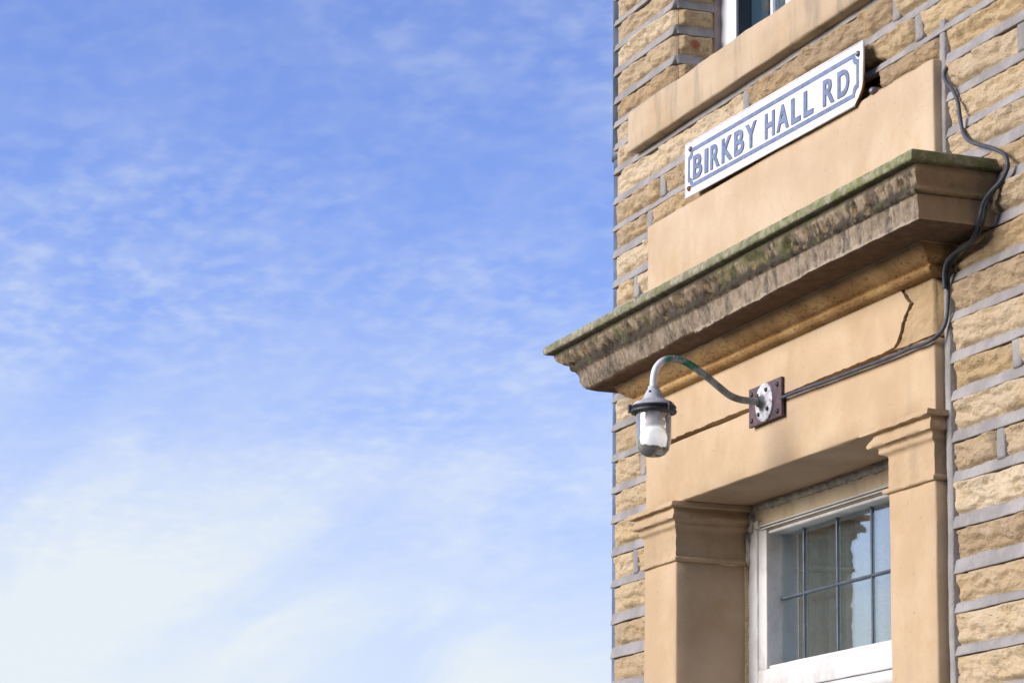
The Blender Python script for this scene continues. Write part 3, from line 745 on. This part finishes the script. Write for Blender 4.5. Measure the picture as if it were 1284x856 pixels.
for i in range(159): h.f.append((2*i, 2*i+2, 2*i+3, 2*i+1))
h.build('net_curtain', M_lace, F)
# door under it
d = MB(); d.rbox(-1.13, -.22, .17, .215, .142, 2.02, .003, .05, .0005, 1)
for (a, b, c, e) in ((-1.03, -.72, .3, .95), (-.63, -.32, .3, .95), (-1.03, -.72, 1.1, 1.9), (-.63, -.32, 1.1, 1.9)):
    d.rbox(a, b, .163, .1695, c, e, .003, .05, .0003, 1)
D = d.build('door', M_white, house)
d = MB(); d.lathe([(0, -.05), (.02, -.048), (.028, -.035), (.02, -.02), (.01, -.012), (.012, 0), (.022, .001)], (-1.075, .168, 1.05), (0, 1, 0), 20); d.build('handle', M_lead, D)
d = MB(); d.rbox(-1.187, -1.1315, .15, .24, .142, 2.018, .003, .05, .0005, 1); d.rbox(-.2185, -.187, .15, .24, .142, 2.018, .003, .05, .0005, 2); d.rbox(-1.13, -.22, .156, .235, 2.0215, 2.108, .003, .05, .0005, 3)
d.build('door_frame', M_white, house)
d = MB(); d.box(-1.187, -.187, .243, .30, .1, 2.19); d.build('door_backing', M_backing, house, smooth=False)

# ---- first-floor window
u = MB()
u.rbox(-1.251, -1.171, .112, .20, 3.631, 4.93, .004, .05, .0002, 1); u.rbox(-.185, -.105, .112, .20, 3.631, 4.93, .004, .05, .0002, 1)
u.rbox(-1.170, -.186, .114, .20, 3.631, 3.70, .004, .05, .0002, 1); u.rbox(-1.170, -.186, .114, .20, 4.86, 4.93, .004, .05, .0002, 1)
u.rbox(-.905, -.845, .110, .20, 3.703, 4.857, .004, .05, .0002, 1)
U_ = u.build('upper_window', M_upvc, house)
u = MB(); u.box(-1.1695, -1.161, .116, .15, 3.702, 4.858); u.build('gasket', M_gasket, U_, smooth=False)
u = MB(); u.box(-1.1605, -.906, .146, .150, 3.702, 4.858); u.box(-.844, -.187, .146, .150, 3.702, 4.858); u.build('pane', M_pane_up, U_, smooth=False)
u = MB(); u.box(-1.036, -1.026, .138, .1455, 3.702, 4.858); u.build('glazing_bar', M_upvc, U_, smooth=False)
u = MB()
for i in range(120):
    x = -1.24+i*1.12/119
    for z in (3.64, 4.92): u.v.append((x, .21+.008*math.sin(i*.8), z)); u.a.append((.5, .5, 0))
for i in range(119): u.f.append((2*i, 2*i+2, 2*i+3, 2*i+1))
u.build('net_curtain', M_lace_up, U_)
u = MB(); u.rbox(-1.256, -1.25, .094, .14, 3.63, 4.94, .002, .02, .0015, 4, 30); u.build('render_strip', mat_simple('pinkish_render', (.36, .30, .27), .9, var=.15, scale=30), house)

# ---------------------------------------------------------------- street sign
sg = empty('street_sign', 'long white enamel street nameplate with raised blue letters and notched blue border above the doorway', 'street sign', (-.686, -.040, 3.3855))
tilt = math.atan2(-.0185, .864)
SM = Matrix.Translation((-.686, -.0375, 3.3800)) @ Matrix.Rotation(-tilt, 4, 'Y')
def s2w(u, v, d=0): return SM @ Vector((u, -d, v))                     # plate coordinates -> world
def s_prism(outline, d0, d1):
    m = MB(); n = len(outline)
    a = [s2w(x, z, d1) for x, z in outline]; b = [s2w(x, z, d0) for x, z in outline]
    m.add(a+b, [tuple(range(n)), tuple(reversed(range(n, 2*n)))] + [((i+1) % n, i, i+n, (i+1) % n+n) for i in range(n)])
    return m
W2, H2 = .4315, .0625
pl = [(-W2, -H2), (.395, -H2), (.412, -H2+.012), (.4245, -.038), (W2, -.022), (W2, H2), (-W2, H2)]
o = s_prism(pl, -.003, .002).build('plate', M_signwhite, sg, smooth=False)
bv = o.modifiers.new('bevel', 'BEVEL'); bv.width = .0015; bv.segments = 2
rim = MB()
def s_tube(pts, r, d): rim.tube([s2w(u, v, d) for u, v in pts], r, 8)
s_tube([(-W2, H2), (W2, H2)], .0022, .001); s_tube([(-W2, -H2), (.395, -H2)], .0022, .001); s_tube([(-W2, -H2), (-W2, H2)], .0022, .001); s_tube([(W2, H2), (W2, -.022)], .0022, .001)
rim.build('rim', M_signwhite, sg)
rim = MB(); s_tube([(.39, -H2), (.412, -H2+.012), (.4245, -.038), (W2, -.022), (W2+.0005, -.005)], .0028, -.001); rim.build('rusty_edge', M_rust, sg)
# blue border with notched corners
def notched(w, h, r, n=6):
    out = []
    for (sx, sy, a0) in ((1, 1, 270), (-1, 1, 0), (-1, -1, 90), (1, -1, 180)):
        for i in range(n+1):
            a = R(a0 - 90*i/n)
            out.append((sx*w + r*math.cos(a), sy*h + r*math.sin(a)))
    return out
def ring(w, h, r, t, d0, d1):
    A = notched(w, h, r); B = notched(w-t, h-t, r); n = len(A); m = MB()
    vs = [s2w(x, z, d1) for x, z in A]+[s2w(x, z, d1) for x, z in B]+[s2w(x, z, d0) for x, z in A]+[s2w(x, z, d0) for x, z in B]
    fs = []
    for i in range(n):
        j = (i+1) % n; fs += [(i, j, j+n, i+n), (j, i, i+2*n, j+2*n), (i+n, j+n, j+3*n, i+3*n)]
    m.add(vs, fs); return m
def fix(o):
    bm = bmesh.new(); bm.from_mesh(o.data); bmesh.ops.recalc_face_normals(bm, faces=bm.faces); bm.to_mesh(o.data); bm.free(); return o
fix(ring(.4150, .0460, .0165, .0092, .0015, .0032).build('border', M_signblue, sg, smooth=False))
# letters: (char, x0, x1) in world x along the plate
LET = [('B', -1.0717, -1.0235), ('I', -1.009, -.991), ('R', -.9775, -.9300), ('K', -.9180, -.8630), ('B', -.8530, -.8040), ('Y', -.7960, -.7420),
       ('H', -.6990, -.6530), ('A', -.6420, -.5850), ('L', -.5730, -.5300), ('L', -.5140, -.4710), ('R', -.4260, -.3760), ('D', -.3610, -.3110)]
for ch, a, b in LET:
    cu = bpy.data.curves.new('letter', 'FONT'); cu.body = ch; cu.size = 1; cu.offset = .027; cu.extrude = 0.02; cu.bevel_depth = 0
    to = bpy.data.objects.new('tmp', cu); C.objects.link(to)
    dg = bpy.context.evaluated_depsgraph_get(); me = bpy.data.meshes.new_from_object(to.evaluated_get(dg)); bpy.data.objects.remove(to)
    xs = [v.co.x for v in me.vertices]; ys = [v.co.y for v in me.vertices]
    x0, x1, y0, y1 = min(xs), max(xs), min(ys), max(ys)
    vs = []
    for v in me.vertices:
        u = (a+.686) + (v.co.x-x0)/(x1-x0)*(b-a); w = -.0305 + (v.co.y-y0)/(y1-y0)*.0555
        vs.append(s2w(u, w, .0015+(.0028 if v.co.z > 0 else 0)))
    m = MB(); m.add(vs, [tuple(p.vertices) for p in me.polygons])
    o = m.build('letter', M_signblue, sg, smooth=False)
for (u, v, mt) in ((-.401, .0455, M_screw), (-.407, -.0455, M_rust), (.414, .0400, M_screw)):
    m = MB(); m.lathe([(0, .006), (.003, .0058), (.0058, .0035), (.0065, .001), (.0065, -.001)], s2w(u, v, .002), (SM.to_3x3() @ Vector((0, -1, 0))), 16)
    m.build('screw', mt, sg)
m = MB(); m.lathe([(0, .008), (.004, .0075), (.0075, .004), (.008, .001), (.008, -.03)], (-.229, -.030, 3.3225), (0, -1, 0), 16)
o = m.build('bolt', M_screw); tag(o, 'small rusty bolt head in the dark gap just right of the street nameplate', 'bolt')

# ---------------------------------------------------------------- wall lamp
LX = -.70
lamp = empty('wall_lamp', 'old swan-neck outdoor wall lamp with clear glass jar globe on a maroon square plate', 'lamp', (LX, -.036, 2.7765))
m = MB(); m.rbox(-.7805, -.6245, -.0425, -.0352, 2.735, 2.8185, .0012, .02, .0005, 6)
pb = m.build('mounting_plate', M_plate, lamp)
for (x, z) in ((-.765, 2.805), (-.642, 2.805), (-.765, 2.748), (-.642, 2.748)):
    m = MB(); m.lathe([(0, .004), (.004, .0035), (.0055, .0015), (.0058, -.001)], (x, -.0425, z), (0, -1, 0), 12); m.build('bolt', M_ring, pb)
m = MB(); m.lathe([(.0105, .018), (.0115, .016), (.014, .010), (.020, .0075), (.036, .0060), (.0405, .0040), (.041, -.001)], (LX, -.0425, 2.7765), (0, -1, 0), 40)
fb = m.build('flange', M_flange, lamp, angle=50)
for k in range(4):
    a = R(45+90*k+8); m = MB(); m.lathe([(0, .0042), (.003, .004), (.0048, .002), (.005, -.002)], (LX+.0295*math.cos(a), -.0487, 2.7765+.0295*math.sin(a)), (0, -1, 0), 12); m.build('bolt', M_ring, fb)
arm = spline([(LX, -.046, 2.7765), (LX, -.072, 2.777), (LX, -.100, 2.778), (LX, -.125, 2.785), (LX, -.150, 2.801), (LX, -.189, 2.8275), (LX, -.225, 2.8465), (LX, -.253, 2.8515), (LX, -.276, 2.8455), (LX, -.292, 2.829), (LX, -.298, 2.808), (LX, -.299, 2.782)], 8)
m = MB(); m.tube(arm, [.0088 if i < 6 else .0076 for i in range(len(arm))], 18); m.build('arm', M_arm, lamp)
LY, Z0 = -.298, 0
m = MB(); m.lathe([(.0085, 2.790), (.012, 2.789), (.0125, 2.783), (.0155, 2.779), (.0185, 2.772), (.0215, 2.764), (.028, 2.7595), (.038, 2.7555), (.0425, 2.7515), (.0445, 2.7475), (.0445, 2.7450), (.040, 2.744)], (LX, LY, 0), (0, 0, 1), 44)
hd = m.build('canopy', M_lampgrey, lamp, angle=50)
m = MB(); m.lathe([(0, .003), (.0022, .0025), (.003, 0)], (LX+.010, LY-.0125, 2.7755), (.6, -.75, .3), 10); m.build('screw', M_ring, hd)
m = MB(); m.lathe([(.040, 2.7475), (.046, 2.7470), (.0475, 2.7440), (.0460, 2.7420), (.0445, 2.7405), (.0470, 2.7390), (.0485, 2.7355), (.0470, 2.7320), (.041, 2.7300), (.0385, 2.7305)], (LX, LY, 0), (0, 0, 1), 48)
for a in (250, 18, 130):
    ca, sa = math.cos(R(a)), math.sin(R(a)); m.tube([(LX+ca*.0495, LY+sa*.0495, 2.7325), (LX+ca*.0495, LY+sa*.0495, 2.7495)], .0045, 10); m.tube([(LX+ca*.043, LY+sa*.043, 2.7400), (LX+ca*.051, LY+sa*.051, 2.7400)], .0050, 8)
m.build('clamp_ring', M_ring, lamp, angle=50)
gp = [(.0365, 2.737), (.0368, 2.72), (.0368, 2.69), (.0365, 2.677), (.0345, 2.664), (.0305, 2.6535), (.0235, 2.6455), (.013, 2.6410), (0.0002, 2.6395)]
m = MB(); m.lathe(list(reversed(gp)), (LX, LY, 0), (0, 0, 1), 48); m.build('glass_globe', M_globe, lamp)
m = MB(); m.lathe([(.012, 2.742), (.0135, 2.733), (.0185, 2.722), (.0235, 2.715), (.0245, 2.708), (.0225, 2.7045), (.014, 2.7035), (0, 2.7035)], (LX, LY, 0), (0, 0, 1), 32); m.build('bulb_holder', M_brown, lamp, angle=50)
m = MB(); m.lathe([(.0002, 2.6575), (.010, 2.6585), (.0205, 2.6625), (.0265, 2.670), (.0285, 2.680), (.0265, 2.690), (.0205, 2.698), (.0135, 2.7035)], (LX, LY, 0), (0, 0, 1), 32); m.build('bulb', M_bulb, lamp)
m = MB(); pr = [(.0002, 2.6402), (.0125, 2.6417), (.0228, 2.6462), (.0290, 2.6530), (.0318, 2.6590), (.0325, 2.6615)]; n = 40
m.lathe(pr, (LX, LY, 0), (0, 0, 1), n)
for i, v in enumerate(m.v):
    if i >= n*(len(pr)-3):
        f = (i//n-(len(pr)-4))/3; sl = .006*nz(v[0]*90, v[1]*90, 1)+.0035*((LX-v[0])+(LY-v[1]))/.03
        m.v[i] = (v[0], v[1], v[2]+sl*f*.8)
m.add([(LX, LY, 2.6575)], []); c = len(m.v)-1; b0 = n*(len(pr)-1)
for k in range(n): m.f.append((b0+k, b0+(k+1) % n, c))
m.build('moss_and_dirt', M_dirt, lamp)

# ---------------------------------------------------------------- cables, pipe
low_path = spline([(-.628, -.040, 2.7730), (-.605, -.042, 2.7725), (-.50, -.0415, 2.7715), (-.40, -.0405, 2.7690), (-.287, -.041, 2.7675), (-.20, -.041, 2.7660), (-.139, -.0415, 2.7655), (-.07, -.041, 2.7665), (-.030, -.041, 2.7650), (-.004, -.039, 2.7665), (.010, -.028, 2.776),
                   (.020, -.020, 2.792), (.028, -.018, 2.812), (.034, -.018, 2.849), (.037, -.019, 2.886), (.050, -.020, 2.909), (.082, -.021, 2.921), (.123, -.022, 2.926), (.165, -.028, 2.9335), (.197, -.035, 2.953),
                   (.204, -.032, 2.980), (.222, -.028, 3.001), (.246, -.022, 3.017), (.264, -.022, 3.038), (.256, -.023, 3.060), (.222, -.024, 3.081), (.177, -.024, 3.100), (.131, -.023, 3.121), (.107, -.022, 3.145), (.094, -.021, 3.180), (.086, -.020, 3.210), (.068, -.020, 3.238),
                   (.044, -.018, 3.258), (.031, -.017, 3.279), (.038, -.014, 3.294), (.050, -.004, 3.299), (.052, .006, 3.300)], 6)
m = MB(); rr = [.0039+.0007*nz(i*.25) for i in range(len(low_path))]
m.tube(low_path, rr, 10)
o = m.build('cable', M_cable); tag(o, 'grey electric cable looping round the cornice end and along the groove to the wall lamp', 'cable')
m = MB(); sec = spline([(.036, -.026, 2.86), (.040, -.029, 2.888), (.052, -.030, 2.907), (.083, -.031, 2.917), (.124, -.031, 2.921), (.166, -.038, 2.928), (.204, -.047, 2.953), (.210, -.043, 2.979), (.228, -.036, 2.998), (.252, -.028, 3.014), (.268, -.024, 3.034)], 6)
m.tube(sec, [.0041]*len(sec), 10)
o = m.build('cable', M_cable); tag(o, 'short thicker black length of cable doubled against the wall just right of the cornice end', 'cable')
pipe = empty('drainpipe', 'slate blue vertical drainpipe up the far left corner of the house', 'drainpipe', (-1.667, .055, 0))
m = MB(); m.tube([(-1.667, .0575, 0.1), (-1.667, .0510, 3.59)], .035, 20); m.build('lower_pipe', M_pipe, pipe)
m = MB(); m.tube([(-1.667, .0500, 3.575), (-1.667, .0465, 5.5)], .037, 20); m.build('upper_pipe', M_pipe, pipe)
m = MB(); m.tube([(-1.667, .0505, 3.572), (-1.667, .0505, 3.60)], .0395, 20); m.build('collar', M_pipe, pipe)
